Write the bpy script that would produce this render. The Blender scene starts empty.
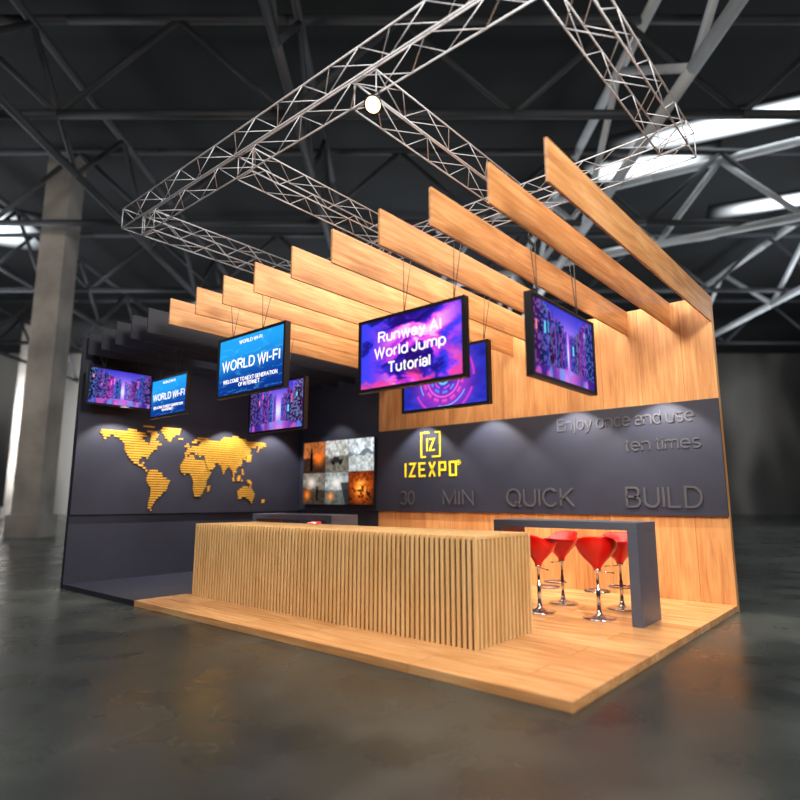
import bpy, bmesh, math, random
import numpy as np
from mathutils import Vector, Matrix
random.seed(4)
S=bpy.context.scene
COL=S.collection
YAW=math.radians(40.75); PITCH=math.radians(9.56)

# ---------------------------------------------------------------- helpers
def link(o):
    COL.objects.link(o); return o
def newobj(name, me, mat=None, parent=None, loc=(0,0,0), rotz=0.0):
    o=bpy.data.objects.new(name, me)
    if mat is not None and me is not None:
        me.materials.clear(); me.materials.append(mat)
    o.location=loc; o.rotation_euler=(0,0,rotz)
    if parent: o.parent=parent
    return link(o)
def top(o,label,cat,group=None,kind=None):
    o["label"]=label; o["category"]=cat
    if group: o["group"]=group
    if kind: o["kind"]=kind
    return o
def struct(o): o["kind"]="structure"; return o
def empty(name,loc=(0,0,0),rotz=0.0):
    o=bpy.data.objects.new(name,None); o.empty_display_size=0.2
    o.location=loc; o.rotation_euler=(0,0,rotz); return link(o)
def boxes_mesh(name, boxes, bevel=0.0):
    bm=bmesh.new()
    for (x0,x1,y0,y1,z0,z1) in boxes:
        vs=[bm.verts.new((x,y,z)) for x in (x0,x1) for y in (y0,y1) for z in (z0,z1)]
        for f in ((0,1,3,2),(4,6,7,5),(0,4,5,1),(2,3,7,6),(0,2,6,4),(1,5,7,3)):
            bm.faces.new([vs[i] for i in f])
    bmesh.ops.recalc_face_normals(bm,faces=bm.faces)
    if bevel>0:
        bmesh.ops.bevel(bm,geom=list(bm.edges),offset=bevel,segments=2,affect='EDGES',profile=.6)
    me=bpy.data.meshes.new(name); bm.to_mesh(me); bm.free(); return me
def strokes_mesh(name, lines, t, depth):
    """flat bar lettering in the local XZ plane facing -Y, mitred strokes; lines: polylines of (x,z)"""
    bm=bmesh.new()
    for ln in lines:
        P=[Vector(p) for p in ln]
        closed=(P[0]-P[-1]).length<1e-6 and len(P)>3
        if closed: P=P[:-1]
        n=len(P); L_=[];R_=[]
        for i in range(n):
            a=P[i-1] if (i>0 or closed) else None
            c=P[(i+1)%n] if (i<n-1 or closed) else None
            d1=(P[i]-a).normalized() if a is not None else None
            d2=(c-P[i]).normalized() if c is not None else None
            if d1 is None: d1=d2
            if d2 is None: d2=d1
            n1=Vector((-d1.y,d1.x)); n2=Vector((-d2.y,d2.x)); m=n1+n2
            if m.length<.3: m=n1
            m.normalize(); k=min(2.2,1/max(.35,m.dot(n1)))
            L_.append(P[i]+m*t/2*k); R_.append(P[i]-m*t/2*k)
        segs=[(i,(i+1)%n) for i in range(n if closed else n-1)]
        fr=[[bm.verts.new((v.x,-depth,v.y)) for v in Q] for Q in (L_,R_)]
        bk=[[bm.verts.new((v.x,0,v.y)) for v in Q] for Q in (L_,R_)]
        for i,j in segs:
            bm.faces.new((fr[0][i],fr[0][j],fr[1][j],fr[1][i])); bm.faces.new((bk[0][i],bk[1][i],bk[1][j],bk[0][j]))
            bm.faces.new((fr[0][i],bk[0][i],bk[0][j],fr[0][j])); bm.faces.new((fr[1][i],fr[1][j],bk[1][j],bk[1][i]))
        if not closed:
            bm.faces.new((fr[0][0],fr[1][0],bk[1][0],bk[0][0])); bm.faces.new((fr[0][-1],bk[0][-1],bk[1][-1],fr[1][-1]))
    bmesh.ops.recalc_face_normals(bm,faces=bm.faces)
    me=bpy.data.meshes.new(name); bm.to_mesh(me); bm.free(); return me
def A_(cx,cy,rx,ry,a0,a1,n=None):
    n=n or max(4,int(abs(a1-a0)/15))
    return [(cx+rx*math.cos(math.radians(a0+(a1-a0)*i/n)),cy+ry*math.sin(math.radians(a0+(a1-a0)*i/n))) for i in range(n+1)]
X_=.73
def EL(cx,cy,rx,ry): 
    p=A_(cx,cy,rx,ry,0,360,24); p[-1]=p[0]; return p
GL={
'n':(.5,[[(0,0),(0,X_)],A_(.25,.45,.25,.28,180,0)+[(.5,0)]]),
'u':(.5,[[(0,X_)]+A_(.25,.28,.25,.28,180,360),[(.5,X_),(.5,0)]]),
'm':(.8,[[(0,0),(0,X_)],A_(.2,.5,.2,.23,180,0)+[(.4,0)],A_(.6,.5,.2,.23,180,0)+[(.8,0)]]),
'e':(.54,[[(.0,.38),(.54,.38)]+A_(.27,.365,.27,.365,8,315)]),
'c':(.48,[A_(.26,.365,.26,.365,45,315)]),
'o':(.54,[EL(.27,.365,.27,.365)]),
'a':(.46,[[(.03,.52)]+A_(.23,.52,.21,.21,150,0)+[(.44,0)],EL(.21,.2,.21,.2)]),
'd':(.52,[EL(.26,.365,.26,.365),[(.52,0),(.52,1)]]),
'p':(.52,[EL(.26,.365,.26,.365),[(0,X_),(0,-.28)]]),
's':(.44,[A_(.22,.545,.20,.185,35,270)+A_(.22,.18,.22,.18,90,-145)[1:]]),
'j':(.12,[[(.1,X_),(.1,-.15)]+A_(0,-.15,.1,.12,0,-90)[1:],[(.1,.90),(.1,1.0)]]),
'y':(.5,[[(0,X_),(.25,.04)],[(.5,X_),(.22,-.14),(.13,-.27),(0,-.27)]]),
't':(.26,[[(.12,.95),(.12,.12)]+A_(.24,.12,.12,.12,180,270)[1:],[(0,X_),(.26,X_)]]),
'i':(0,[[(0,0),(0,X_)],[(0,.90),(0,1.0)]]),
'w':(.74,[[(0,X_),(.18,0),(.37,X_),(.56,0),(.74,X_)]]),
'r':(.26,[[(0,0),(0,X_)],A_(.25,.43,.25,.30,180,92)]),
'l':(0,[[(0,0),(0,1)]]),
'E':(.55,[[(.55,1),(0,1),(0,0),(.55,0)],[(0,.52),(.5,.52)]]),
'R':(.6,[[(0,0),(0,1),(.35,1)]+A_(.35,.76,.25,.24,90,-90)[1:]+[(0,.52)],[(.36,.52),(.6,0)]]),
'A':(.68,[[(0,0),(.34,1),(.68,0)],[(.12,.34),(.56,.34)]]),
'I':(0,[[(0,0),(0,1)]]),
'W':(.95,[[(0,1),(.25,0),(.475,1),(.70,0),(.95,1)]]),
'J':(.42,[[(.42,1),(.42,.25)]+A_(.21,.25,.21,.25,0,-180)[1:]]),
'T':(.64,[[(0,1),(.64,1)],[(.32,1),(.32,0)]]),
'U':(.6,[[(0,1)]+A_(.3,.3,.3,.3,180,360)+[(.6,1)]]),
'M':(.72,[[(0,0),(0,1),(.36,.08),(.72,1),(.72,0)]]),
'N':(.58,[[(0,0),(0,1),(.58,0),(.58,1)]]),
'Q':(.74,[EL(.37,.5,.37,.5),[(.45,.22),(.74,-.05)]]),
'O':(.74,[EL(.37,.5,.37,.5)]),
'C':(.68,[A_(.36,.5,.36,.5,40,320)]),
'G':(.70,[A_(.36,.5,.36,.5,40,320)+[(.68,.2),(.68,.46),(.4,.46)]]),
'K':(.6,[[(0,0),(0,1)],[(.58,1),(0,.38)],[(.2,.58),(.6,0)]]),
'B':(.6,[[(0,0),(0,1),(.33,1)]+A_(.33,.76,.22,.24,90,-90)[1:]+[(0,.52)],[(.33,.52)]+A_(.33,.26,.27,.26,90,-90)[1:]+[(0,0)]]),
'L':(.48,[[(0,1),(0,0),(.48,0)]]),
'D':(.64,[[(0,0),(0,1),(.27,1)]+A_(.27,.5,.37,.5,90,-90)[1:]+[(0,0)]]),
'F':(.5,[[(.5,1),(0,1),(0,0)],[(0,.52),(.44,.52)]]),
'X':(.6,[[(0,1),(.6,0)],[(.6,1),(0,0)]]),
'3':(.52,[A_(.26,.75,.23,.25,155,-85)+A_(.25,.26,.28,.26,85,-155)[1:]]),
'0':(.54,[EL(.27,.5,.27,.5)]),
'-':(.3,[[(0,.4),(.3,.4)]]),
}
def stext(name,s,w,cap,depth,t=.13,by_word=False,sp=.2,line=1.45):
    rows=s.split('\n'); lay=[]
    for k,row in enumerate(rows):
        x=0; items=[]
        for wd in row.split(' '):
            g=[]
            for ch in wd:
                ww,pl=GL[ch]; g+=[[(x+a,b_-k*line) for a,b_ in p] for p in pl]; x+=ww+sp
            items.append(g); x+=.24
        x-=.24+sp; lay.append((x,items))
    W=max(l[0] for l in lay)+t; sx=(w/W); H=1+line*(len(rows)-1); words=[]
    for x,items in lay:
        for g in items:
            words.append([[((a-x/2)*sx,(b_-1+H/2)*cap) for a,b_ in p] for p in g])
    if by_word: return [strokes_mesh(name,g,t*cap,depth) for g in words]
    return strokes_mesh(name,[p for g in words for p in g],t*cap,depth)
def tubes_mesh(name, segs, sides=8):
    bm=bmesh.new()
    for p,q,r in segs:
        p=Vector(p);q=Vector(q);d=q-p
        if d.length<1e-5: continue
        rot=d.to_track_quat('Z','Y').to_matrix()
        a=[];b=[]
        for i in range(sides):
            t=2*math.pi*i/sides
            o=rot@Vector((r*math.cos(t),r*math.sin(t),0))
            a.append(bm.verts.new(p+o)); b.append(bm.verts.new(q+o))
        for i in range(sides):
            j=(i+1)%sides
            f=bm.faces.new((a[i],a[j],b[j],b[i])); f.smooth=True
        bm.faces.new(a[::-1]); bm.faces.new(b)
    me=bpy.data.meshes.new(name); bm.to_mesh(me); bm.free(); return me
def lathe_mesh(name, prof, n=32):
    bm=bmesh.new(); rings=[]
    for r,z in prof:
        if r<1e-4: rings.append([bm.verts.new((0,0,z))])
        else: rings.append([bm.verts.new((r*math.cos(2*math.pi*i/n),r*math.sin(2*math.pi*i/n),z)) for i in range(n)])
    for A,B in zip(rings,rings[1:]):
        for i in range(n):
            j=(i+1)%n
            if len(A)==1 and len(B)==1: continue
            if len(A)==1: f=bm.faces.new((A[0],B[j],B[i]))
            elif len(B)==1: f=bm.faces.new((A[i],A[j],B[0]))
            else: f=bm.faces.new((A[i],A[j],B[j],B[i]))
            f.smooth=True
    bmesh.ops.recalc_face_normals(bm,faces=bm.faces)
    me=bpy.data.meshes.new(name); bm.to_mesh(me); bm.free(); return me

# ---------------------------------------------------------------- materials
def lin(c): return tuple(((x/255)/12.92 if x/255<=.04045 else ((x/255+.055)/1.055)**2.4) for x in c)+(1,)
class NT:
    def __init__(s,name):
        s.m=bpy.data.materials.new(name); s.m.use_nodes=True
        s.t=s.m.node_tree; s.t.nodes.clear()
        s.out=s.t.nodes.new('ShaderNodeOutputMaterial')
    def n(s,t,**k):
        x=s.t.nodes.new(t)
        for a,b in k.items():
            if a.startswith('i_'): x.inputs[a[2:].replace('_',' ')].default_value=b
            else: setattr(x,a,b)
        return x
    def l(s,a,b): s.t.links.new(a,b)
    def bsdf(s,**k):
        b=s.n('ShaderNodeBsdfPrincipled'); s.l(b.outputs[0],s.out.inputs[0])
        for a,v in k.items(): b.inputs[a.replace('_',' ')].default_value=v
        return b
    def ramp(s,stops,fac=None,interp='LINEAR'):
        r=s.n('ShaderNodeValToRGB'); e=r.color_ramp; e.interpolation=interp
        while len(e.elements)<len(stops): e.elements.new(.5)
        for el,(p,c) in zip(e.elements,stops): el.position=p; el.color=c
        if fac: s.l(fac,r.inputs[0])
        return r
def plain(name,c,rough=.5,metal=0,noise=.12,scale=6,bump=0.0):
    N=NT(name); b=N.bsdf(Roughness=rough,Metallic=metal)
    tc=N.n('ShaderNodeTexCoord'); nz=N.n('ShaderNodeTexNoise',i_Scale=scale,i_Detail=5)
    N.l(tc.outputs['Object'],nz.inputs['Vector'])
    c1=lin(c); lo=tuple(x*(1-noise) for x in c1[:3])+(1,); hi=tuple(min(1,x*(1+noise)) for x in c1[:3])+(1,)
    r=N.ramp([(.3,lo),(.7,hi)],nz.outputs['Fac']); N.l(r.outputs[0],b.inputs['Base Color'])
    if bump:
        bp=N.n('ShaderNodeBump',i_Strength=bump); N.l(nz.outputs['Fac'],bp.inputs['Height']); N.l(bp.outputs[0],b.inputs['Normal'])
    return N.m
def wood(name, axis, dark, mid, light, plank=None, rough=.42, blen=2.4, contrast=1.0):
    N=NT(name); b=N.bsdf(Roughness=rough)
    tc=N.n('ShaderNodeTexCoord'); oi=N.n('ShaderNodeObjectInfo')
    add=N.n('ShaderNodeVectorMath',operation='ADD')
    mul=N.n('ShaderNodeMath',operation='MULTIPLY'); mul.inputs[1].default_value=37.0
    N.l(oi.outputs['Random'],mul.inputs[0])
    N.l(tc.outputs['Object'],add.inputs[0]); N.l(mul.outputs[0],add.inputs[1])
    sc=[26.0,26.0,26.0]; sc[axis]=1.2
    mp=N.n('ShaderNodeMapping'); mp.inputs['Scale'].default_value=sc
    src=add.outputs[0]
    brick=None
    if plank:
        sep=N.n('ShaderNodeSeparateXYZ'); N.l(tc.outputs['Object'],sep.inputs[0])
        cmb=N.n('ShaderNodeCombineXYZ')
        N.l(sep.outputs[axis],cmb.inputs[0]); N.l(sep.outputs[plank[0]],cmb.inputs[1])
        brick=N.n('ShaderNodeTexBrick',i_Scale=1.0,i_Mortar_Size=.003,i_Mortar_Smooth=.3,i_Bias=0.0,i_Brick_Width=blen,i_Row_Height=plank[1])
        brick.offset=.37; brick.inputs['Color1'].default_value=(0,0,0,1); brick.inputs['Color2'].default_value=(1,1,1,1); brick.inputs['Mortar'].default_value=(.5,.5,.5,1)
        N.l(cmb.outputs[0],brick.inputs['Vector'])
        off=N.n('ShaderNodeVectorMath',operation='MULTIPLY_ADD'); off.inputs[1].default_value=(7,13,5)
        N.l(brick.outputs['Color'],off.inputs[0]); N.l(add.outputs[0],off.inputs[2]); src=off.outputs[0]
    N.l(src,mp.inputs['Vector'])
    n1=N.n('ShaderNodeTexNoise',i_Scale=1.0,i_Detail=6,i_Roughness=.62,i_Distortion=.6); N.l(mp.outputs[0],n1.inputs['Vector'])
    mp2=N.n('ShaderNodeMapping'); s2=[3.4,3.4,3.4]; s2[axis]=.7; mp2.inputs['Scale'].default_value=s2
    N.l(src,mp2.inputs['Vector'])
    n2=N.n('ShaderNodeTexNoise',i_Scale=1.0,i_Detail=3,i_Distortion=1.4); N.l(mp2.outputs[0],n2.inputs['Vector'])
    mx=N.n('ShaderNodeMix',data_type='FLOAT'); mx.inputs[0].default_value=.4
    N.l(n1.outputs['Fac'],mx.inputs[2]); N.l(n2.outputs['Fac'],mx.inputs[3])
    w=.17/contrast
    r=N.ramp([(.5-w,lin(dark)),(.5,lin(mid)),(.5+w,lin(light))],mx.outputs[0])
    last=r.outputs[0]
    if brick:
        m3=N.n('ShaderNodeMix',data_type='RGBA',blend_type='MULTIPLY'); m3.inputs[0].default_value=1
        tone=N.ramp([(0,(.82,.79,.75,1)),(1,(1,1,1,1))],brick.outputs['Color'])
        N.l(last,m3.inputs[6]); N.l(tone.outputs[0],m3.inputs[7])
        m4=N.n('ShaderNodeMix',data_type='RGBA'); m4.inputs[7].default_value=tuple(x*.5 for x in lin(dark)[:3])+(1,)
        N.l(brick.outputs['Fac'],m4.inputs[0]); N.l(m3.outputs[2],m4.inputs[6]); last=m4.outputs[2]
    N.l(last,b.inputs['Base Color'])
    bp=N.n('ShaderNodeBump',i_Strength=.06,i_Distance=.01); N.l(n1.outputs['Fac'],bp.inputs['Height']); N.l(bp.outputs[0],b.inputs['Normal'])
    return N.m
def emis(name,c,st):
    N=NT(name); e=N.n('ShaderNodeEmission'); e.inputs[0].default_value=lin(c); e.inputs[1].default_value=st
    N.l(e.outputs[0],N.out.inputs[0]); return N.m

M_floorwood=wood('oak_floor',0,(194,132,80),(224,164,108),(242,194,138),plank=(1,.42),rough=.26,blen=2.6,contrast=1.15)
M_wallwood=wood('oak_wall',2,(182,120,68),(214,152,94),(232,180,120),plank=(0,.62),rough=.5,blen=9,contrast=1.0)
M_finwood=wood('oak_fin',1,(162,102,56),(200,140,86),(224,172,118),rough=.45,contrast=1.05)
M_slat=wood('slat_wood',2,(212,164,104),(232,188,128),(244,206,150),rough=.5)
M_slatback=plain('slat_backing',(20,14,10),.9)
M_dark=plain('charcoal_panel',(42,45,60),.5,noise=.08,scale=3)
M_dark2=plain('charcoal_wall',(38,41,57),.6,noise=.08,scale=3)
M_darkfin=plain('charcoal_fin',(26,28,42),.6,noise=.06)
M_darkfloor=plain('charcoal_floor',(36,38,54),.4,noise=.15)
M_letter=plain('dark_letter',(84,84,90),.35,metal=.2,noise=.05)
M_yellow=plain('yellow_letter',(240,218,36),.45,noise=.03)
M_gold=plain('gold_strip',(228,172,64),.42,metal=.2,noise=.15,scale=5)
M_grey=plain('grey_laminate',(84,90,106),.35,noise=.05)
M_red=plain('red_plastic',(238,16,10),.28,noise=.03)
M_chrome=plain('chrome',(215,215,220),.12,metal=1,noise=.03)
M_alu=plain('truss_aluminium',(204,205,210),.45,metal=.15,noise=.06,scale=20)
M_black=plain('black_plastic',(20,20,24),.35,noise=.1)
M_white=emis('screen_white',(255,250,255),1.3)
M_cable=plain('steel_cable',(90,90,94),.4,metal=.5)

# ------------------------------------------------ pictures shown on the flat displays (vertex colours)
def grid(W,H):
    x=np.linspace(-1,1,W)[None,:].repeat(H,0); y=np.linspace(-1,1,H)[:,None].repeat(W,1); return x,y
def vnoise(X,Y,seed):
    r=np.random.RandomState(seed); T=r.rand(64,64)
    xi=np.floor(X).astype(int);yi=np.floor(Y).astype(int);fx=X-xi;fy=Y-yi
    fx=fx*fx*(3-2*fx);fy=fy*fy*(3-2*fy)
    g=lambda a,b:T[b%64,a%64]
    return (g(xi,yi)*(1-fx)+g(xi+1,yi)*fx)*(1-fy)+(g(xi,yi+1)*(1-fx)+g(xi+1,yi+1)*fx)*fy
def fbm(X,Y,seed,o=5):
    s=0;a=.5;t=0
    for k in range(o): s=s+a*vnoise(X*2**k,Y*2**k,seed+k);t+=a;a*=.55
    return s/t
def mixc(a,b,t):
    return a*(1-t[...,None])+np.array(b,float)*t[...,None]
def ss(a,b,x):
    t=np.clip((x-a)/(b-a),0,1);return t*t*(3-2*t)
def pic_city(seed,W=170,H=98):
    """neon street: dense towers flanking a glowing pink gap, signs, wet reflections"""
    r=np.random.RandomState(seed); x,y=grid(W,H); c0=.08
    A=np.zeros((H,W,3)); A[:]=(60,60,200)
    A=mixc(A,(110,130,255),ss(1,-.1,y)*.8); A=mixc(A,(240,130,240),np.exp(-(((x-c0)*2.0)**2+(y+.15)**2*1.6)*1.3)*.9)
    A=mixc(A,(215,225,255),np.exp(-(((x-c0)*6)**2+((y+.2)*3)**2)))
    for layer in range(4):
        nb=[20,16,11,8][layer]; dim=[1.0,.85,.7,.55][layer]
        for i in range(nb):
            cx=-1.05+2.1*(i+.7*r.rand())/nb; w=[.05,.07,.09,.12][layer]*(.7+.6*r.rand())
            side=abs(cx-c0); h=[.35,.25,.1,-.05][layer]+side*[.8,1.0,1.0,1.0][layer]+.3*(r.rand()-.5)
            if side<w+[.02,.07,.2,.4][layer]: continue
            u=(x-cx)/w; m=(abs(u)<1)&(y<h+.05*u*np.sign(c0-cx))
            base=np.array([(80,74,220),(130,70,215),(56,96,230),(160,64,205)][r.randint(4)])*dim*(.6+.35*r.rand())
            A[m]=base
            A=np.where(m[...,None],A*(.85+.3*u[...,None]*np.sign(c0-cx)),A)
            row=((y+1)/.075).astype(int); colm=((u+1)*2.5).astype(int)
            tab=r.rand(60,24); hsh=tab[np.clip(row,0,59),np.clip(colm,0,23)]
            lc=np.array([(130,160,255),(240,120,245),(140,210,255),(180,120,255)][r.randint(4)])
            A=mixc(A,lc,(m&(hsh>.55))*.42)
            if r.rand()>.35 and layer>0:
                cy=min(h-.2,.6)-.35*r.rand(); m2=(abs(x-cx+w*.4*np.sign(cx-c0))<.02)&(abs(y-cy)<.08+.12*r.rand())
                A[m2]=[(255,80,200),(110,225,255),(255,140,130),(255,110,230)][r.randint(4)]
    g=ss(-.60,-.66,y+.12*abs(x-c0))
    G=np.zeros_like(A); G[:]=(56,32,130)
    G=mixc(G,(240,130,240),np.exp(-((x-c0)*2.2)**2)*.75); G=mixc(G,(100,170,255),ss(.55,.75,vnoise(x*6+20,y*2,seed))*.6); G=mixc(G,(255,110,210),ss(.6,.8,vnoise(x*7+3,y*2,seed+2))*.6)
    return A*(1-g[...,None])+G*g[...,None]
def pic_cloud(W=220,H=124):
    x,y=grid(W,H); q=fbm(x*1.3+9,y+4,3); n=fbm(x*1.7+q*2.8+3,y*1.7+q*2.4+7,21)
    A=np.zeros((H,W,3)); A[:]=(48,24,150)
    A=mixc(A,(50,70,255),ss(.1,1,abs(x)+.2*n)*.9)
    A=mixc(A,(205,54,235),ss(.42,.53,n)*ss(1.3,.1,abs(x-.15)))
    A=mixc(A,(255,110,225),ss(.50,.60,n)*ss(1.1,.0,abs(x-.2)))
    A=mixc(A,(255,225,250),ss(.58,.68,n)*ss(.9,.0,abs(x-.2))*.9)
    A=mixc(A,(255,70,150),ss(.48,.6,fbm(x*2+q*2,y*2+15,5))*ss(.3,-1,y)*.8)
    A=mixc(A,(30,12,100),ss(.44,.32,n)*.75)
    return A
def pic_rings(W=160,H=92):
    x,y=grid(W,H); X=x*1.75; R=np.sqrt(X**2+y**2); T=np.arctan2(y,X)
    A=np.zeros((H,W,3)); A[:]=(24,20,120); A=mixc(A,(60,80,250),fbm(x*3+4,y*3+8,6)*.8)
    A=mixc(A,(220,60,210),np.exp(-((R-.8)/.5)**2)*.6)
    for k,(rr,w,c,f) in enumerate([(.2,.05,(120,220,255),0),(.36,.03,(255,90,210),5),(.5,.05,(90,150,255),9),(.66,.03,(255,110,220),0),(.8,.06,(250,80,190),14),(1.0,.025,(110,200,255),3),(1.25,.05,(220,60,200),7)]):
        on=np.ones_like(R) if f==0 else (np.sin(T*f+k)>-.35)
        A=mixc(A,c,np.exp(-((R-rr)/w)**2)*on*.95)
    return A
def pic_blue(W=130,H=74):
    x,y=grid(W,H); A=np.zeros((H,W,3)); A[:]=(14,74,170)
    A=mixc(A,(36,160,240),ss(-.8,.9,y+.4*fbm(x*2+3,y*2+3,8)-.3*x))
    A=mixc(A,(10,44,124),ss(.5,-1,y)*.7)
    l=fbm(x*1.2+20,y*4+20,14); A=mixc(A,(120,210,255),np.exp(-((l-.5)/.02)**2)*.4)
    return A
def pic_scene(k,W=100,H=86):
    x,y=grid(W,H); A=np.zeros((H,W,3)); n=fbm(x*2+k*5,y*2+k*3,40+k); n2=fbm(x*6+k,y*6,70+k)
    sky=[(170,96,50),(190,190,186),(206,214,220),(120,110,100),(150,156,156),(110,44,20)][k]
    gr=[(54,36,28),(110,104,92),(190,196,196),(60,50,42),(84,88,86),(50,26,18)][k]
    A[:]=gr; hz=-.05+.5*(n-.5)
    A=mixc(A,sky,ss(hz-.03,hz+.05,y)); A=A*(.5+.95*n2[...,None])
    if k==0:
        A=mixc(A,(255,120,34),np.exp(-((x-.4)**2*4+(y+.1)**2*6)))
        A=mixc(A,(10,8,8),((((abs(x+.25)<.13-.08*ss(.2,.5,y))&(y<.45)&(y>-.9))|((x+.25)**2+(y-.52)**2<.010)))*1.)
    if k==1: A=mixc(A,(40,40,42),(((abs(x)<.5)&(abs(y+.3)<.12))|((abs(x+.05)<.25)&(abs(y+.12)<.1)))*1.); A=mixc(A,(12,12,12),(((x-.3)**2+(y+.44)**2<.015)|((x+.3)**2+(y+.44)**2<.015))*1.)
    if k==2: A=mixc(A,(90,104,112),(y<hz+.22+.2*np.sin(x*4))*(y>hz)*.8)
    if k==3: A=mixc(A,(225,214,200),np.exp(-((x+.2)**2*6+(y-.4)**2*8))); A=mixc(A,(16,16,16),((abs(x-.3)<.1)&(y<.15)&(y>-.8))*.85); A=mixc(A,(255,120,30),np.exp(-((x+.6)**2*14+(y+.4)**2*10)))
    if k==4: A=mixc(A,(236,232,220),np.exp(-((x)**2*4+(y-.35)**2*7))); A=mixc(A,(30,34,36),((x+.3*y>.45)&(y<.35))*.8); A=mixc(A,(255,150,70),np.exp(-((x+.5)**2*16+(y+.5)**2*16)))
    if k==5: A=mixc(A,(255,96,8),np.exp(-((x)**2*1.6+(y+.1)**2*1.6))*ss(.3,.55,n2)); A=mixc(A,(255,225,110),np.exp(-((x)**2*6+(y)**2*5))*ss(.4,.6,n2))
    return A
def mat_pic(st):
    N=NT('display_picture'); a=N.n('ShaderNodeAttribute',attribute_name='Col'); e=N.n('ShaderNodeEmission',i_Strength=st)
    N.l(a.outputs['Color'],e.inputs[0]); N.l(e.outputs[0],N.out.inputs[0]); return N.m
M_pic=mat_pic(1.15)
def picture_mesh(name,A,w,h):
    H,W,_=A.shape; A=np.clip(A,0,255)/255.; A=np.where(A<=.04045,A/12.92,((A+.055)/1.055)**2.4)
    X,Z=np.meshgrid(np.linspace(-w/2,w/2,W),np.linspace(-h/2,h/2,H))
    co=np.zeros((H*W,3)); co[:,0]=X.ravel(); co[:,2]=Z.ravel()
    i=np.arange(H*W).reshape(H,W); f=np.stack([i[:-1,:-1],i[:-1,1:],i[1:,1:],i[1:,:-1]],-1).reshape(-1,4)
    me=bpy.data.meshes.new(name); me.from_pydata(co.tolist(),[],f.tolist())
    ca=me.color_attributes.new('Col','FLOAT_COLOR','POINT')
    c=np.ones((H*W,4),np.float32); c[:,:3]=A.reshape(-1,3); ca.data.foreach_set('color',c.ravel()); me.update(); return me

# ---------------------------------------------------------------- stand platform
PX0,PXM,PX1=-11.3,-8.69,-2.03; PY0,PY1=4.24,9.39; PT=.08; WT=4.5
o=newobj('stage_platform',boxes_mesh('stage_platform',[(PXM,PX1,PY0,PY1-.001,0,PT)],.004),M_floorwood)
top(o,'low light-oak plank stage floor of the exhibition stand','platform')
o=newobj('stage_platform',boxes_mesh('stage_platform_dark',[(PX0+.001,PXM-.002,PY0,PY1-.001,0,PT-.004)],.004),M_darkfloor)
top(o,'low charcoal stage floor beside the oak floor','platform')
struct(newobj('wall_back',boxes_mesh('wall_back',[(PXM,PX1,PY1,PY1+.12,0,WT)]),M_wallwood))
struct(newobj('wall_rear',boxes_mesh('wall_rear',[(PX0,PXM-.001,PY1,PY1+.12,0,WT)]),M_dark2))
struct(newobj('wall_left',boxes_mesh('wall_left',[(PX0-.1,PX0,PY0,PY1+.12,0,WT)]),M_dark2))
BZ0,BZ1=1.27,2.95
o=newobj('wall_panel',boxes_mesh('wall_panel',[(PXM,PX1,PY1-.04,PY1-.001,BZ0,BZ1)],.003),M_dark)
top(o,'charcoal horizontal panel mounted on the oak wall','panel','charcoal wall panels')
o=newobj('wall_panel',boxes_mesh('wall_panel2',[(PX0+.04,PXM-.002,PY1-.04,PY1-.001,BZ0,BZ1)],.003),M_dark)
top(o,'charcoal horizontal panel behind the video wall','panel','charcoal wall panels')
o=newobj('wall_panel',boxes_mesh('wall_panel3',[(PX0+.001,PX0+.04,PY0,PY1-.041,BZ0-.03,BZ1+.05)],.003),M_dark)
top(o,'charcoal horizontal panel carrying the golden world map','panel','charcoal wall panels')

# fins
FD=.40; FZ0=WT-FD
FXW=[-2.045,-2.61,-3.27,-3.94,-4.66,-5.36,-6.10,-6.80,-7.48,-8.22]
FXD=[-8.90,-9.45,-10.0,-10.55,-11.10]
for i,x in enumerate(FXW+FXD):
    isw=i<10
    me=boxes_mesh('ceiling_fin',[(-.014,.014,0,PY1-PY0-.001,-FD,0.0)],.002)
    o=newobj('ceiling_fin',me,M_finwood if isw else M_darkfin,loc=(x,PY0,WT))
    top(o,'long oak board fin forming the slatted canopy' if isw else 'long charcoal board fin forming the slatted canopy','fin','canopy fins')

# ---------------------------------------------------------------- lettering on band
YB=PY1-.041
def lettering(s,x0,x1,z0,z1,label):
    o=newobj('wall_lettering',stext('wall_lettering',s,x1-x0,(z1-z0)*.93,.015,.12,sp=.22),M_letter,loc=((x0+x1)/2,YB,(z0+z1)/2))
    top(o,label,'lettering'); return o
lettering('30',-8.05,-7.66,1.41,1.68,'raised dark numerals 30 on the charcoal panel')
lettering('MIN',-6.97,-6.24,1.41,1.68,'raised dark letters MIN on the charcoal panel')
lettering('QUICK',-5.56,-4.28,1.39,1.70,'raised dark letters QUICK on the charcoal panel')
lettering('BUILD',-3.44,-2.33,1.39,1.70,'raised dark letters BUILD on the charcoal panel')
sg=empty('slogan_lettering',(-3.4,YB,2.5)); top(sg,'raised dark two-line slogan on the charcoal panel','lettering')
for s,w_,h_,lx,lz in (('Enjoy once and use',2.17,.19,-.045,.25),('ten times',1.11,.18,.545,-.15)):
    for m in stext('slogan_word',s,w_,h_,.012,.12,by_word=True,sp=.17):
        newobj('slogan_word',m,M_letter,sg,(lx,0,lz))

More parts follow.
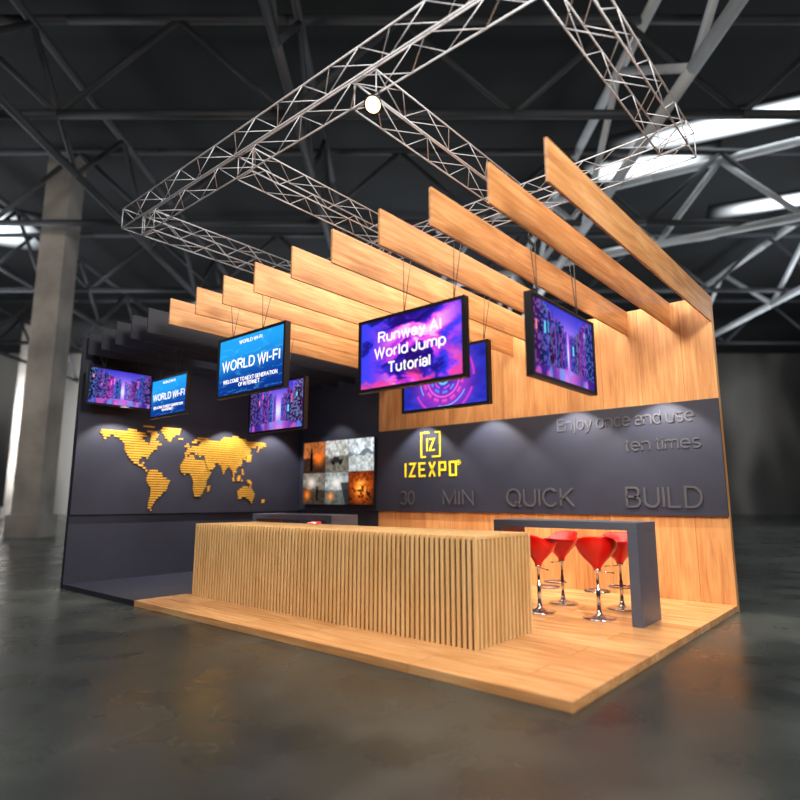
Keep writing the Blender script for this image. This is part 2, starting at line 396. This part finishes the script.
sign=empty('company_sign',(-7.27,YB,2.1)); top(sign,'golden yellow company logo and name on the charcoal panel','sign')
lw,lh,gp=.142,.25,.075
def LT(x0,pls): return [[(x0+a*lw,(b_-.5)*lh) for a,b_ in pl] for pl in pls]
G={'I':[[(0,-.07),(0,1.07)]],'Z':[[(-.1,1),(1,1),(0,0),(1.1,0)]],'E':[[(1.1,1),(0,1),(0,0),(1.1,0)],[(0,.5),(.95,.5)]],
   'X':[[(0,1.07),(1,-.07)],[(1,1.07),(0,-.07)]],'P':[[(0,-.07),(0,1),(1,1),(1,.42),(0,.42)]],'O':[[(0,0),(0,1),(1,1),(1,0),(0,0)]]}
x=-.63; lines=[]
for ch in 'IZEXPO':
    lines+=LT(x,G[ch]); x+=(0 if ch=='I' else lw)+gp+.035
cxs=[p_[0] for l_ in lines for p_ in l_]; sh=(max(cxs)+min(cxs))/2; lines=[[(a-sh,b_) for a,b_ in l_] for l_ in lines]
newobj('sign_letters',strokes_mesh('sign_letters',lines,.040,.010),M_yellow,sign,(0,0,0))
rr_=[[(.045*math.cos(k*.3),.045*math.sin(k*.3)) for k in range(21)]+[(.045,0)]]
newobj('trademark_symbol',strokes_mesh('trademark_symbol',rr_+[[(-.012,-.02),(-.012,.022),(.01,.022),(.014,.01),(.01,.0),(-.01,0)],[(.0,0),(.014,-.02)]],.009,.006),M_yellow,sign,(.69,0,.11))
newobj('logo_frame',strokes_mesh('logo_frame',[[(-.04,.24),(-.235,.24),(-.235,-.24),(-.12,-.24)],[(.12,.24),(.235,.24),(.235,-.24),(.04,-.24)]],.032,.010),M_yellow,sign,(.02,0,.49))
newobj('logo_letters',strokes_mesh('logo_letters',[[(-.085,-.125),(-.085,.125)],[(-.03,.11),(.095,.11),(-.02,-.11),(.11,-.11)]],.030,.010),M_yellow,sign,(.02,0,.49))

# ---------------------------------------------------------------- world map
POLY=[[(-168,66),(-165,69),(-156,71),(-140,70),(-125,70),(-118,73),(-105,69),(-95,72),(-88,68),(-84,63),(-93,61),(-93,58),(-85,55),(-80,51),(-78,55),(-77,62),(-70,61),(-65,59),(-60,55),(-56,52),(-66,49),(-60,46),(-66,44),(-70,42),(-75,38),(-77,34),(-81,31),(-80,25),(-83,29),(-90,30),(-97,27),(-97,22),(-95,18),(-91,19),(-90,21),(-87,21),(-89,16),(-84,15),(-83,10),(-77,8),(-82,8),(-88,13),(-95,16),(-105,20),(-109,26),(-114,31),(-110,24),(-116,30),(-121,35),(-124,41),(-124,48),(-131,55),(-140,60),(-150,61),(-155,57),(-164,54),(-158,59),(-165,61)],
[(-55,82),(-30,83),(-20,80),(-22,72),(-32,68),(-42,60),(-50,62),(-53,68),(-60,76)],[(-90,76),(-70,76),(-62,67),(-66,63),(-74,66),(-85,72)],[(-115,73),(-105,73),(-102,70),(-114,70)],[(-95,82),(-66,83),(-78,77),(-90,78)],
[(-77,8),(-72,12),(-62,10),(-52,5),(-50,0),(-42,-3),(-35,-6),(-39,-14),(-41,-22),(-48,-26),(-53,-33),(-58,-35),(-62,-40),(-65,-45),(-69,-51),(-68,-55),(-74,-52),(-74,-42),(-71,-30),(-71,-18),(-76,-14),(-81,-5),(-79,1)],
[(-6,35),(3,37),(10,37),(11,33),(20,31),(32,31),(36,23),(38,18),(43,11),(51,12),(47,4),(40,-4),(40,-15),(35,-20),(33,-26),(26,-34),(18,-34),(15,-27),(12,-17),(13,-8),(9,-1),(9,4),(3,6),(-8,5),(-14,9),(-17,15),(-16,21),(-10,29)],
[(-9,43),(-9,37),(-5,36),(-1,38),(3,42),(8,44),(12,42),(16,38),(17,41),(13,45),(20,41),(23,36),(26,40),(36,36),(35,31),(38,24),(43,13),(52,16),(58,20),(56,25),(50,29),(57,25),(66,25),(70,22),(73,18),(77,8),(80,13),(84,18),(90,22),(94,17),(98,14),(100,6),(104,2),(102,12),(108,10),(106,18),(110,21),(118,24),(121,30),(119,35),(122,39),(126,34),(129,37),(128,41),(135,44),(141,52),(136,55),(150,60),(160,61),(156,52),(163,58),(178,63),(178,68),(160,70),(140,72),(130,72),(112,74),(105,78),(95,76),(80,73),(72,72),(68,68),(55,68),(45,67),(38,65),(33,67),(40,68),(28,71),(18,69),(12,65),(5,61),(7,58),(12,57),(17,62),(22,65),(24,61),(20,55),(10,54),(4,52),(-4,48),(-1,46)],
[(-5,50),(1,51),(0,54),(-3,58),(-6,57),(-4,54)],[(-10,52),(-6,52),(-6,55),(-9,55)],[(-23,64),(-14,64),(-15,66),(-23,66)],[(131,32),(136,34),(141,36),(142,43),(145,44),(141,45),(139,38),(132,35)],[(44,-25),(50,-16),(47,-14),(43,-20)],
[(110,2),(117,7),(118,1),(115,-4),(110,-3)],[(96,5),(106,-6),(103,-5)],[(132,-1),(141,-3),(150,-9),(141,-9)],[(119,1),(125,1),(122,-5),(120,-5)],[(120,18),(124,13),(126,7),(122,8)],
[(112,-22),(122,-16),(130,-11),(136,-11),(137,-16),(140,-17),(142,-10),(147,-19),(154,-26),(151,-38),(146,-40),(140,-38),(136,-35),(131,-33),(124,-34),(115,-36)],[(145,-41),(148,-41),(147,-44)],[(170,-45),(178,-38),(175,-42)]]
wm=empty('world_map',(PX0+.041,6.42,2.10),math.pi/2); top(wm,'golden world map made of horizontal strips on the charcoal wall','wall decoration')
NR=35; ROW=138/float(NR)
for P in POLY:
    mb=[]
    for k in range(NR):
        lat=82-ROW*(k+.5); xs=[]
        for (x1,y1),(x2,y2) in zip(P,P[1:]+P[:1]):
            if (y1>lat)!=(y2>lat): xs.append(x1+(lat-y1)/(y2-y1)*(x2-x1))
        xs.sort()
        for a,c in zip(xs[::2],xs[1::2]):
            if c-a<2.5: c=a+2.5
            zc=(lat-12)*.0120
            mb.append((a*.0107,c*.0107,-.018,0,zc-.0140,zc+.0140))
    big=len(mb)>8
    if mb and not big:   # slim mounting rail behind the strips of an island
        ctr=[.5*(b_[0]+b_[1]) for b_ in mb]; m0,m1=min(ctr),max(ctr)
        if len(mb)>1: mb.append((m0-.006,m1+.006,-.004,0,min(b_[4] for b_ in mb),max(b_[5] for b_ in mb)) if m1-m0<.09 else (m0-.005,m1+.005,-.004,0,min(b_[4] for b_ in mb),max(b_[5] for b_ in mb)))
    if mb: newobj('continent' if big else 'island',boxes_mesh('continent',mb),M_gold,wm)

# ---------------------------------------------------------------- televisions
def tv(cx,cy,zb,w,h,rotz,pic,label,xs,fins,texts=()):
    r=empty('television',(cx,cy,zb),rotz); top(r,label,'television','hanging televisions')
    fr=.035;d=.08
    newobj('frame',boxes_mesh('frame',[(-w/2,w/2,0,d,0,fr),(-w/2,w/2,0,d,h-fr,h),(-w/2,-w/2+fr,0,d,fr,h-fr),(w/2-fr,w/2,0,d,fr,h-fr),(-w/2+fr,w/2-fr,.03,d,fr,h-fr)]),M_black,r)
    newobj('screen',picture_mesh('screen',pic,w-2*fr,h-2*fr),M_pic,r,(0,.015,h/2))
    for s,tw,th,x,z in texts:
        newobj('screen_text',stext('screen_text',s,tw*w,th*h,.004,.17,sp=.22),M_white,r,(x*w,.014,z*h))
    inv=Matrix.Rotation(-rotz,4,'Z')
    if rotz==0: cables=[((xx,cy+.05),(ff,cy+yy)) for xx,ff in zip(xs,fins) for yy in (.03,.16)]
    else: cables=[((cx-.05,yy),(fins,yy+d2)) for yy in xs for d2 in (-.05,.08)]
    for (ax,ay),(bx,by) in cables:
        p=inv@Vector((ax-cx,ay-cy,0)); p.z=h-.01
        q=inv@Vector((bx-cx,by-cy,0)); q.z=FZ0-zb+.01
        newobj('suspension_cable',tubes_mesh('suspension_cable',[(p,q,.0045)],6),M_cable,r)
WF=[("WORLD WI-FI",.86,.15,0,.52),("WELCOME TO NEXT GENERATION\nOF INTERNET",.80,.055,0,.22),("WORLD WI-FI",.34,.05,0,.87)]
tv(-3.86,4.60,2.66,1.44,.815,0,pic_cloud(),'large flat television showing white tutorial title on purple clouds',(-3.95,-3.30),(-3.94,-3.27),
   [("Runway AI",.60,.13,0,.72),("World Jump",.68,.13,0,.51),("Tutorial",.40,.13,0,.29)])
tv(-4.60,6.2,2.68,1.42,.82,0,pic_rings(),'flat television showing glowing purple rings',(-4.66,-3.98),(-4.66,-3.94))
tv(-2.52,5.50,2.62,1.42,.81,math.pi/2,pic_city(3,200,116),'flat television showing a neon purple city',(5.0,5.9),-2.61)
tv(-6.30,4.35,2.83,1.45,.82,0,pic_blue(),'flat television with white writing on blue',(-6.75,-6.1),(-6.80,-6.10),WF)
tv(-7.70,5.85,2.58,1.44,.82,0,pic_city(8),'flat television showing a neon purple city street',(-8.2,-7.5),(-8.22,-7.48))
tv(-9.57,5.0,2.91,1.24,.70,0,pic_blue(),'smaller flat television with white writing on blue',(-9.95,-9.4),(-10.0,-9.45),WF)
tv(-10.92,4.80,3.18,1.20,.70,math.pi/2,pic_city(5),'smaller flat television showing a neon city near the charcoal wall',(4.5,5.1),-11.10)

vw=empty('video_wall',(-9.86,PY1-.14,1.40)); top(vw,'six-panel video wall showing assorted photographs on charcoal wall','video wall')
pw,ph=2.30/3,1.44/2
for k in range(6):
    cx=-2.30/2+pw*(k%3+.5); cz=ph*(1.5-(k//3))
    newobj('display_bezel',boxes_mesh('display_bezel',[(-pw/2+.002,pw/2-.002,.012,.09,-ph/2+.002,ph/2-.002)]),M_black,vw,(cx,0,cz))
    newobj('display_screen',picture_mesh('display_screen',pic_scene(k),pw-.008,ph-.008),M_pic,vw,(cx,.008,cz))

# ---------------------------------------------------------------- slatted counter
CX0,CX1,CY0,CY1,CZ=-8.44,-3.34,5.0,6.10,1.145
cn=empty('reception_counter',((CX0+CX1)/2,(CY0+CY1)/2,PT)); top(cn,'long reception counter clad in vertical light-wood slats','counter')
ox,oy=cn.location.x,cn.location.y
def L(bx): return [(a-ox,b_-ox,c-oy,d-oy,e-PT,f-PT) for a,b_,c,d,e,f in bx]
SD=.036
newobj('counter_body',boxes_mesh('counter_body',L([(CX0+SD,CX1-SD,CY0+SD,CY1-.02,PT,CZ-.03)])),M_slatback,cn)
sl=[];p=.066;w=.031
n=int((CX1-CX0)/p); p=(CX1-CX0-w)/n
for i in range(n+1):
    x=CX0+p*i
    sl.append((x,x+w,CY0,CY0+SD,PT,CZ)); sl.append((x,x+w,CY0+SD,CY1,CZ-.03,CZ))
n2=int((CY1-CY0)/.078); p2=(CY1-CY0-w)/n2
for i in range(1,n2+1):
    y=CY0+p2*i
    sl.append((CX1-SD,CX1,y,y+w,PT,CZ-.031)); sl.append((CX0,CX0+SD,y,y+w,PT,CZ-.031))
newobj('slat_cladding',boxes_mesh('slat_cladding',L(sl)),M_slat,cn)

# ---------------------------------------------------------------- tables
def table(x0,x1,y0,y1,label):
    r=empty('bar_table',((x0+x1)/2,(y0+y1)/2,PT)); top(r,label,'table','grey bar tables')
    hx,hy,H,t=(x1-x0)/2,(y1-y0)/2,1.24-PT,.09
    newobj('table_top',boxes_mesh('table_top',[(-hx,hx,-hy,hy,H-t,H)],.004),M_grey,r)
    for sx in (-1,1):
        a,b_=sorted((sx*hx,sx*(hx-.12)))
        newobj('leg',boxes_mesh('leg',[(a,b_,-hy,hy,0,H-t)],.004),M_grey,r)
table(-4.42,-2.50,7.08,7.72,'tall grey bar table with panel legs beside red stools')
table(-9.9,-7.65,7.08,7.72,'tall grey bar table with panel legs near the video wall')

# ---------------------------------------------------------------- stools
def seat_mesh():
    bm=bmesh.new(); n=48
    def rim(a): 
        c=math.cos(a); return .86+.11*ss(-.3,1,np.array(c)).item()+.02*max(0,-c)
    def ring(f):
        return [bm.verts.new(f(2*math.pi*i/n)) for i in range(n)]
    rings=[]
    prof=[(.042,0),(.046,.06),(.058,.14),(.082,.24),(.118,.36),(.158,.50),(.192,.64),(.216,.78),(.232,.90),(.240,1.0)]
    for rr,t in prof:
        rings.append(ring(lambda a,rr=rr,t=t:(rr*.97*math.cos(a),rr*math.sin(a)*1.04,.575+(rim(a)-.575)*t)))
    rings.append(ring(lambda a:(.226*math.cos(a),.243*math.sin(a),rim(a)+.014)))
    rings.append(ring(lambda a:(.206*math.cos(a),.222*math.sin(a),rim(a)+.002)))
    rings.append(ring(lambda a:(.165*math.cos(a),.175*math.sin(a),.81+(rim(a)-.81)*.35)))
    rings.append(ring(lambda a:(.10*math.cos(a),.10*math.sin(a),.80)))
    for A,B in zip(rings,rings[1:]):
        for i in range(n):
            j=(i+1)%n; f=bm.faces.new((A[i],A[j],B[j],B[i])); f.smooth=True
    bm.faces.new(rings[0][::-1]); bm.faces.new(rings[-1])
    bmesh.ops.recalc_face_normals(bm,faces=bm.faces)
    me=bpy.data.meshes.new('seat'); bm.to_mesh(me); bm.free(); me.materials.append(M_red); return me
base_me=lathe_mesh('base',[(0,0),(.2,0),(.205,.006),(.19,.014),(.12,.022),(.06,.034),(.032,.06),(.028,.1),(0,.1)]); base_me.materials.append(M_chrome)
col_me=lathe_mesh('column',[(0,.09),(.025,.09),(.025,.36),(.018,.365),(.018,.555),(.045,.565),(.045,.59),(0,.59)],20); col_me.materials.append(M_chrome)
ringseg=[]
for k in range(20):
    a=-2.2+4.4*k/20; a2=-2.2+4.4*(k+1)/20
    ringseg.append(((-.14+-.14*math.cos(a),.15*math.sin(a),.3),(-.14+-.14*math.cos(a2),.15*math.sin(a2),.3),.012))
e0=(-.14-.14*math.cos(2.2),.15*math.sin(2.2),.3); e1=(e0[0],-e0[1],.3)
ringseg+=[(e0,(0.0,.02,.3),.012),(e1,(0.0,-.02,.3),.012)]
foot_me=tubes_mesh('footrest',ringseg); foot_me.materials.append(M_chrome)
lev_me=tubes_mesh('lever',[((0,.015,.555),(0,.17,.54),.006),((0,.17,.54),(0,.2,.54),.011)]); lev_me.materials.append(M_chrome)
seat_me=seat_mesh()
def stool(x,y,rot):
    r=empty('bar_stool',(x,y,PT),rot); top(r,'red moulded flared bar stool on chrome pedestal','stool','red bar stools')
    for nm,me in (('seat',seat_me),('column',col_me),('footrest',foot_me),('lever',lev_me),('base',base_me)):
        o=bpy.data.objects.new(nm,me); o.parent=r; link(o)
for x,y,rt in ((-3.86,7.25,-2.0),(-3.10,7.32,-1.1),(-3.92,8.05,1.3),(-3.13,8.15,1.9),(-9.4,8.1,1.6),(-8.5,8.1,1.5),(-9.3,6.80,-1.6),(-8.5,6.80,-1.5)):
    stool(x,y,rt)

# ---------------------------------------------------------------- truss
TS=.33
def truss(name,p,q,label):
    p=Vector(p);q=Vector(q);d=(q-p);Ln=d.length;u=d.normalized()
    s=Vector((-u.y,u.x,0));z=Vector((0,0,1));h=TS/2
    o=(p+q)/2
    segs=[];c=[(-h,-h),(h,-h),(h,h),(-h,h)]
    P=lambda t,k: p+u*t+s*c[k][0]+z*c[k][1]-o
    for k in range(4): segs.append((P(0,k),P(Ln,k),.0105))
    n=max(2,round(Ln/.45)); st=Ln/n
    for i in range(n):
        for k in range(4):
            j=(k+1)%4
            a,b_=(k,j) if i%2==0 else (j,k)
            segs.append((P(i*st,a),P((i+1)*st,b_),.0055))
    for i in (0,n):
        for k in range(4): segs.append((P(i*st,k),P(i*st,(k+1)%4),.007))
    ob=newobj(name,tubes_mesh(name,segs,8),M_alu,loc=o)
    top(ob,label,'truss','hanging aluminium truss sections'); return ob
TX0,TX1,TY0,TY1,TZ=-9.0,-1.83,4.0,7.5,5.94
h=TS/2; e=h+.03
lb='silver aluminium box truss section hanging above the stand'
truss('box_truss',(TX0-h,TY0,TZ),(TX1+h,TY0,TZ),lb)
truss('box_truss',(TX0-h,TY1,TZ),(TX1+h,TY1,TZ),lb)
for x in (TX0,-6.35,-4.12,TX1): truss('box_truss',(x,TY0+e,TZ),(x,TY1-e,TZ),lb)
sp=empty('stage_spotlight',(-3.90,4.12,5.63)); top(sp,'small stage spotlight clamped under the truss','spotlight')
for nm,pr,mt in (('lamp_housing',[(0,.12),(.035,.11),(.05,.06),(.06,-.02),(.10,-.07),(.092,-.07),(.05,-.03),(0,-.03)],M_black),
              ('lamp_lens',[(0,-.034),(.05,-.038),(.080,-.066),(0,-.074)],emis('lamp_glow',(255,205,140),10))):
    oo=newobj(nm,lathe_mesh(nm,pr,20),mt,sp); oo.rotation_euler=(-.8,0,.3)
newobj('clamp',tubes_mesh('clamp',[((-.06,0,.0),(-.06,0,.12),.008),((.06,0,.0),(.06,0,.12),.008),((-.06,0,.12),(.06,0,.12),.009)]),M_black,sp)

# ---------------------------------------------------------------- hall (frame rotated by YAW)
def hallobj(name,me,mat): return newobj(name,me,mat,rotz=YAW)
N=NT('polished_concrete'); b=N.bsdf(Roughness=.3)
tc=N.n('ShaderNodeTexCoord')
n1=N.n('ShaderNodeTexNoise',i_Scale=.3,i_Detail=3,i_Distortion=.4); N.l(tc.outputs['Object'],n1.inputs['Vector'])
n2=N.n('ShaderNodeTexNoise',i_Scale=1.1,i_Detail=4); N.l(tc.outputs['Object'],n2.inputs['Vector'])
mx=N.n('ShaderNodeMix',data_type='FLOAT'); mx.inputs[0].default_value=.3; N.l(n1.outputs['Fac'],mx.inputs[2]); N.l(n2.outputs['Fac'],mx.inputs[3])
r=N.ramp([(.36,lin((28,33,32))),(.5,lin((46,51,49))),(.64,lin((74,78,73)))],mx.outputs[0]); N.l(r.outputs[0],b.inputs['Base Color'])
r2=N.ramp([(.3,(.22,.22,.22,1)),(.7,(.36,.36,.36,1))],n2.outputs['Fac']); N.l(r2.outputs[0],b.inputs['Roughness'])
b.inputs['Specular IOR Level'].default_value=.45
M_conc=N.m
N=NT('hall_wall'); b=N.bsdf(Roughness=.85); tc=N.n('ShaderNodeTexCoord')
mp=N.n('ShaderNodeMapping'); mp.inputs['Scale'].default_value=(.13,.13,.05); N.l(tc.outputs['Object'],mp.inputs['Vector'])
nz=N.n('ShaderNodeTexNoise',i_Scale=1.0,i_Detail=2); N.l(mp.outputs[0],nz.inputs['Vector'])
r=N.ramp([(.35,lin((50,50,52))),(.5,lin((98,96,94))),(.66,lin((165,162,156)))],nz.outputs['Fac']); N.l(r.outputs[0],b.inputs['Base Color'])
M_hall=N.m
M_ceil=plain('hall_ceiling',(28,30,32),.9,noise=.7,scale=.15)
M_steel=plain('dark_painted_steel',(66,68,72),.6,noise=.5,scale=.25)
M_steel2=plain('pale_painted_steel',(215,218,220),.6,noise=.3,scale=.3)
M_col=plain('concrete_column',(166,158,150),.8,noise=.4,scale=.5)
struct(hallobj('floor',boxes_mesh('floor',[(-45,45,-15,62,-.2,0)]),M_conc))
struct(hallobj('ceiling',boxes_mesh('ceiling',[(-45,45,-15,62,17,17.3)]),M_ceil))
struct(hallobj('wall_far',boxes_mesh('wall_far',[(-45,45,62,62.4,0,17)]),M_hall))
struct(hallobj('wall_west',boxes_mesh('wall_west',[(-45.4,-45,-15,62,0,17)]),M_hall))
struct(hallobj('wall_east',boxes_mesh('wall_east',[(45,45.4,-15,62,0,17)]),M_hall))
struct(hallobj('wall_near',boxes_mesh('wall_near',[(-45,45,-15.4,-15,0,17)]),M_hall))
def sky_mat(st):
    N=NT('skylight_glass'); tc=N.n('ShaderNodeTexCoord'); sep=N.n('ShaderNodeSeparateXYZ'); N.l(tc.outputs['Generated'],sep.inputs[0])
    outs=[]
    for k in (0,1):
        a=N.n('ShaderNodeMath',operation='PINGPONG'); a.inputs[1].default_value=.5; N.l(sep.outputs[k],a.inputs[0])
        m=N.n('ShaderNodeMapRange',interpolation_type='SMOOTHSTEP'); m.inputs[2].default_value=.42; N.l(a.outputs[0],m.inputs[0]); outs.append(m.outputs[0])
    mu=N.n('ShaderNodeMath',operation='MULTIPLY'); N.l(outs[0],mu.inputs[0]); N.l(outs[1],mu.inputs[1])
    ms=N.n('ShaderNodeMath',operation='MULTIPLY_ADD'); ms.inputs[1].default_value=st; ms.inputs[2].default_value=.01; N.l(mu.outputs[0],ms.inputs[0])
    e=N.n('ShaderNodeEmission'); e.inputs[0].default_value=(.86,.94,1,1); N.l(ms.outputs[0],e.inputs[1]); N.l(e.outputs[0],N.out.inputs[0]); return N.m
M_sky=sky_mat(4.5)
def strip(k,cx,cy,ln,wd,ang):
    o=newobj('window_%d'%k,boxes_mesh('skylight',[(-ln/2,ln/2,-wd/2,wd/2,16.9,16.99)]),M_sky,rotz=YAW+ang)
    c=Matrix.Rotation(YAW,4,'Z')@Vector((cx,cy,0)); o.location=(c.x,c.y,0); struct(o)
strip(1,15.2,21.8,13,2.0,-.42); strip(2,11.5,25.6,6,2.2,-.3); strip(3,-24,31.5,7,6,.5); strip(4,21,28.6,9,1.9,-.4); strip(5,16,34,8,1.2,-.4); strip(6,-13,46,8,1.5,.3)
def rooftruss(pts0,pts1,nseg,r,z0,z1,mat,label):
    segs=[];a=Vector(pts0);c=Vector(pts1)
    for i in range(nseg):
        p=a.lerp(c,i/nseg);q=a.lerp(c,(i+1)/nseg);m=(p+q)/2
        lo=lambda v:(v.x,v.y,z0); hi=lambda v:(v.x,v.y,z1)
        segs+=[(lo(p),lo(q),r),(hi(p),hi(q),r),(lo(p),hi(m),r*.7),(hi(m),lo(q),r*.7)]
    ob=hallobj('roof_truss',tubes_mesh('roof_truss',segs,8),mat)
    top(ob,label,'truss','steel roof trusses')
dl='large dark grey steel roof truss under the hall ceiling'
for y in (16,23,31,42): rooftruss((-44,y,0),(44,y,0),13,.14,12.8,16,M_steel,dl)
for x in (-30,-19,-11,-3): rooftruss((x,-5,0),(x,60,0),11,.14,12.4,15.6,M_steel,dl)
for x in (7.5,21): rooftruss((x,-5,0),(x,60,0),7,.18,12.4,16,M_steel2,'large pale steel roof truss under the hall ceiling')
rooftruss((2,30,0),(30,14,0),6,.18,12.6,15.8,M_steel2,'large pale steel roof truss under the hall ceiling')
def column(x,y,w):
    ob=hallobj('hall_column',boxes_mesh('hall_column',[(x-w/2,x+w/2,y-w/2,y+w/2,0,17),(x-w*.62,x+w*.62,y-w*.62,y+w*.62,0,.9)]),M_col)
    top(ob,'tall square pale concrete column of the hall','column','hall columns')
for x,y,w in ((-15.2,25,1.1),(-27,36,1.3),(-33,52,1.4),(-12,56,1.4),(12,56,1.4)): column(x,y,w)

# ---------------------------------------------------------------- lights
def area(loc,target,size,power,col=(1,1,1)):
    d=bpy.data.lights.new('area_lamp','AREA'); d.size=size; d.energy=power; d.color=col
    o=bpy.data.objects.new('area_lamp',d); o.location=loc
    o.rotation_euler=(Vector(target)-Vector(loc)).to_track_quat('-Z','Y').to_euler(); link(o)
def spot(loc,target,power,ang,col=(1,.93,.85),blend=.3,rad=.02):
    d=bpy.data.lights.new('spot_lamp','SPOT'); d.energy=power; d.color=col; d.spot_size=math.radians(ang); d.spot_blend=blend; d.shadow_soft_size=rad
    o=bpy.data.objects.new('spot_lamp',d); o.location=loc
    o.rotation_euler=(Vector(target)-Vector(loc)).to_track_quat('-Z','Y').to_euler(); link(o)
area((3.5,1.5,8.0),(-4.5,7,1.5),2.5,1300,(1,.96,.89))
area((-4,-1.5,8.5),(-6,6,1.5),3,420,(1,.96,.92))
area((-5,6.6,5.6),(-5,6.6,0),4,340,(1,.91,.77))
for x in (-7.4,-5.8,-4.2,-2.8): spot((x,PY1-.52,3.30),(x,PY1-.22,1),210,98,blend=.4)
for y in (4.9,6.1,7.3,8.5): spot((PX0+.54,y,3.32),(PX0+.24,y,1),190,98,blend=.4)
spot((-9.9,PY1-.55,3.6),(-9.9,PY1-.2,1),60,98,blend=.5)
area((-9.6,6.8,4.0),(-11.3,8.2,3.2),1.5,14,(.8,.86,1))
spot((-3.6,6.6,5.4),(-3.4,PY1,3.9),170,80,(1,.84,.58),.9,.3)
spot((-2.9,7.9,4.6),(-3.0,8.3,0),160,75,(1,.84,.58),.9,.2)
R=Vector((math.cos(YAW),math.sin(YAW),0));F=Vector((-math.sin(YAW),math.cos(YAW),0))
for r_,f_,pw_ in ((-25,28,2000),(0,36,1700),(25,28,2300)):
    p=R*r_+F*f_
    area((p.x,p.y,11.5),(p.x,p.y,0),8,1400,(.92,.97,1))  # added unseen light for the hall background and floor reflections
    area((p.x,p.y,5),(p.x,p.y,17),12,pw_,(.88,.94,1))  # added up-light, no real fixture; brightens trusses and ceiling
area(tuple(R*-20+F*14+Vector((0,0,9))),tuple(R*-15+F*25+Vector((0,0,9))),4,420,(1,.96,.92))  # added helper light that brightens the left hall column
for r_,pw_ in ((-30,3000),(-8,1300),(22,1000)):
    area(tuple(R*r_+F*48+Vector((0,0,8))),tuple(R*r_+F*62+Vector((0,0,6))),6,pw_,(.95,.97,1))  # added helper light, no real fixture, lifting the far wall
W=bpy.data.worlds.new('world'); S.world=W; W.use_nodes=True
W.node_tree.nodes['Background'].inputs[0].default_value=(.5,.55,.65,1); W.node_tree.nodes['Background'].inputs[1].default_value=.1

# ---------------------------------------------------------------- camera
cd=bpy.data.cameras.new('camera'); cd.lens=594/800*36; cd.sensor_width=36; cd.clip_end=300
cd.dof.use_dof=True; cd.dof.focus_distance=8.1; cd.dof.aperture_fstop=.45
co=bpy.data.objects.new('camera',cd); co.location=(0,0,1.5); co.rotation_euler=(math.pi/2+PITCH,0,YAW); link(co)
S.camera=co
S.view_settings.view_transform='Standard'
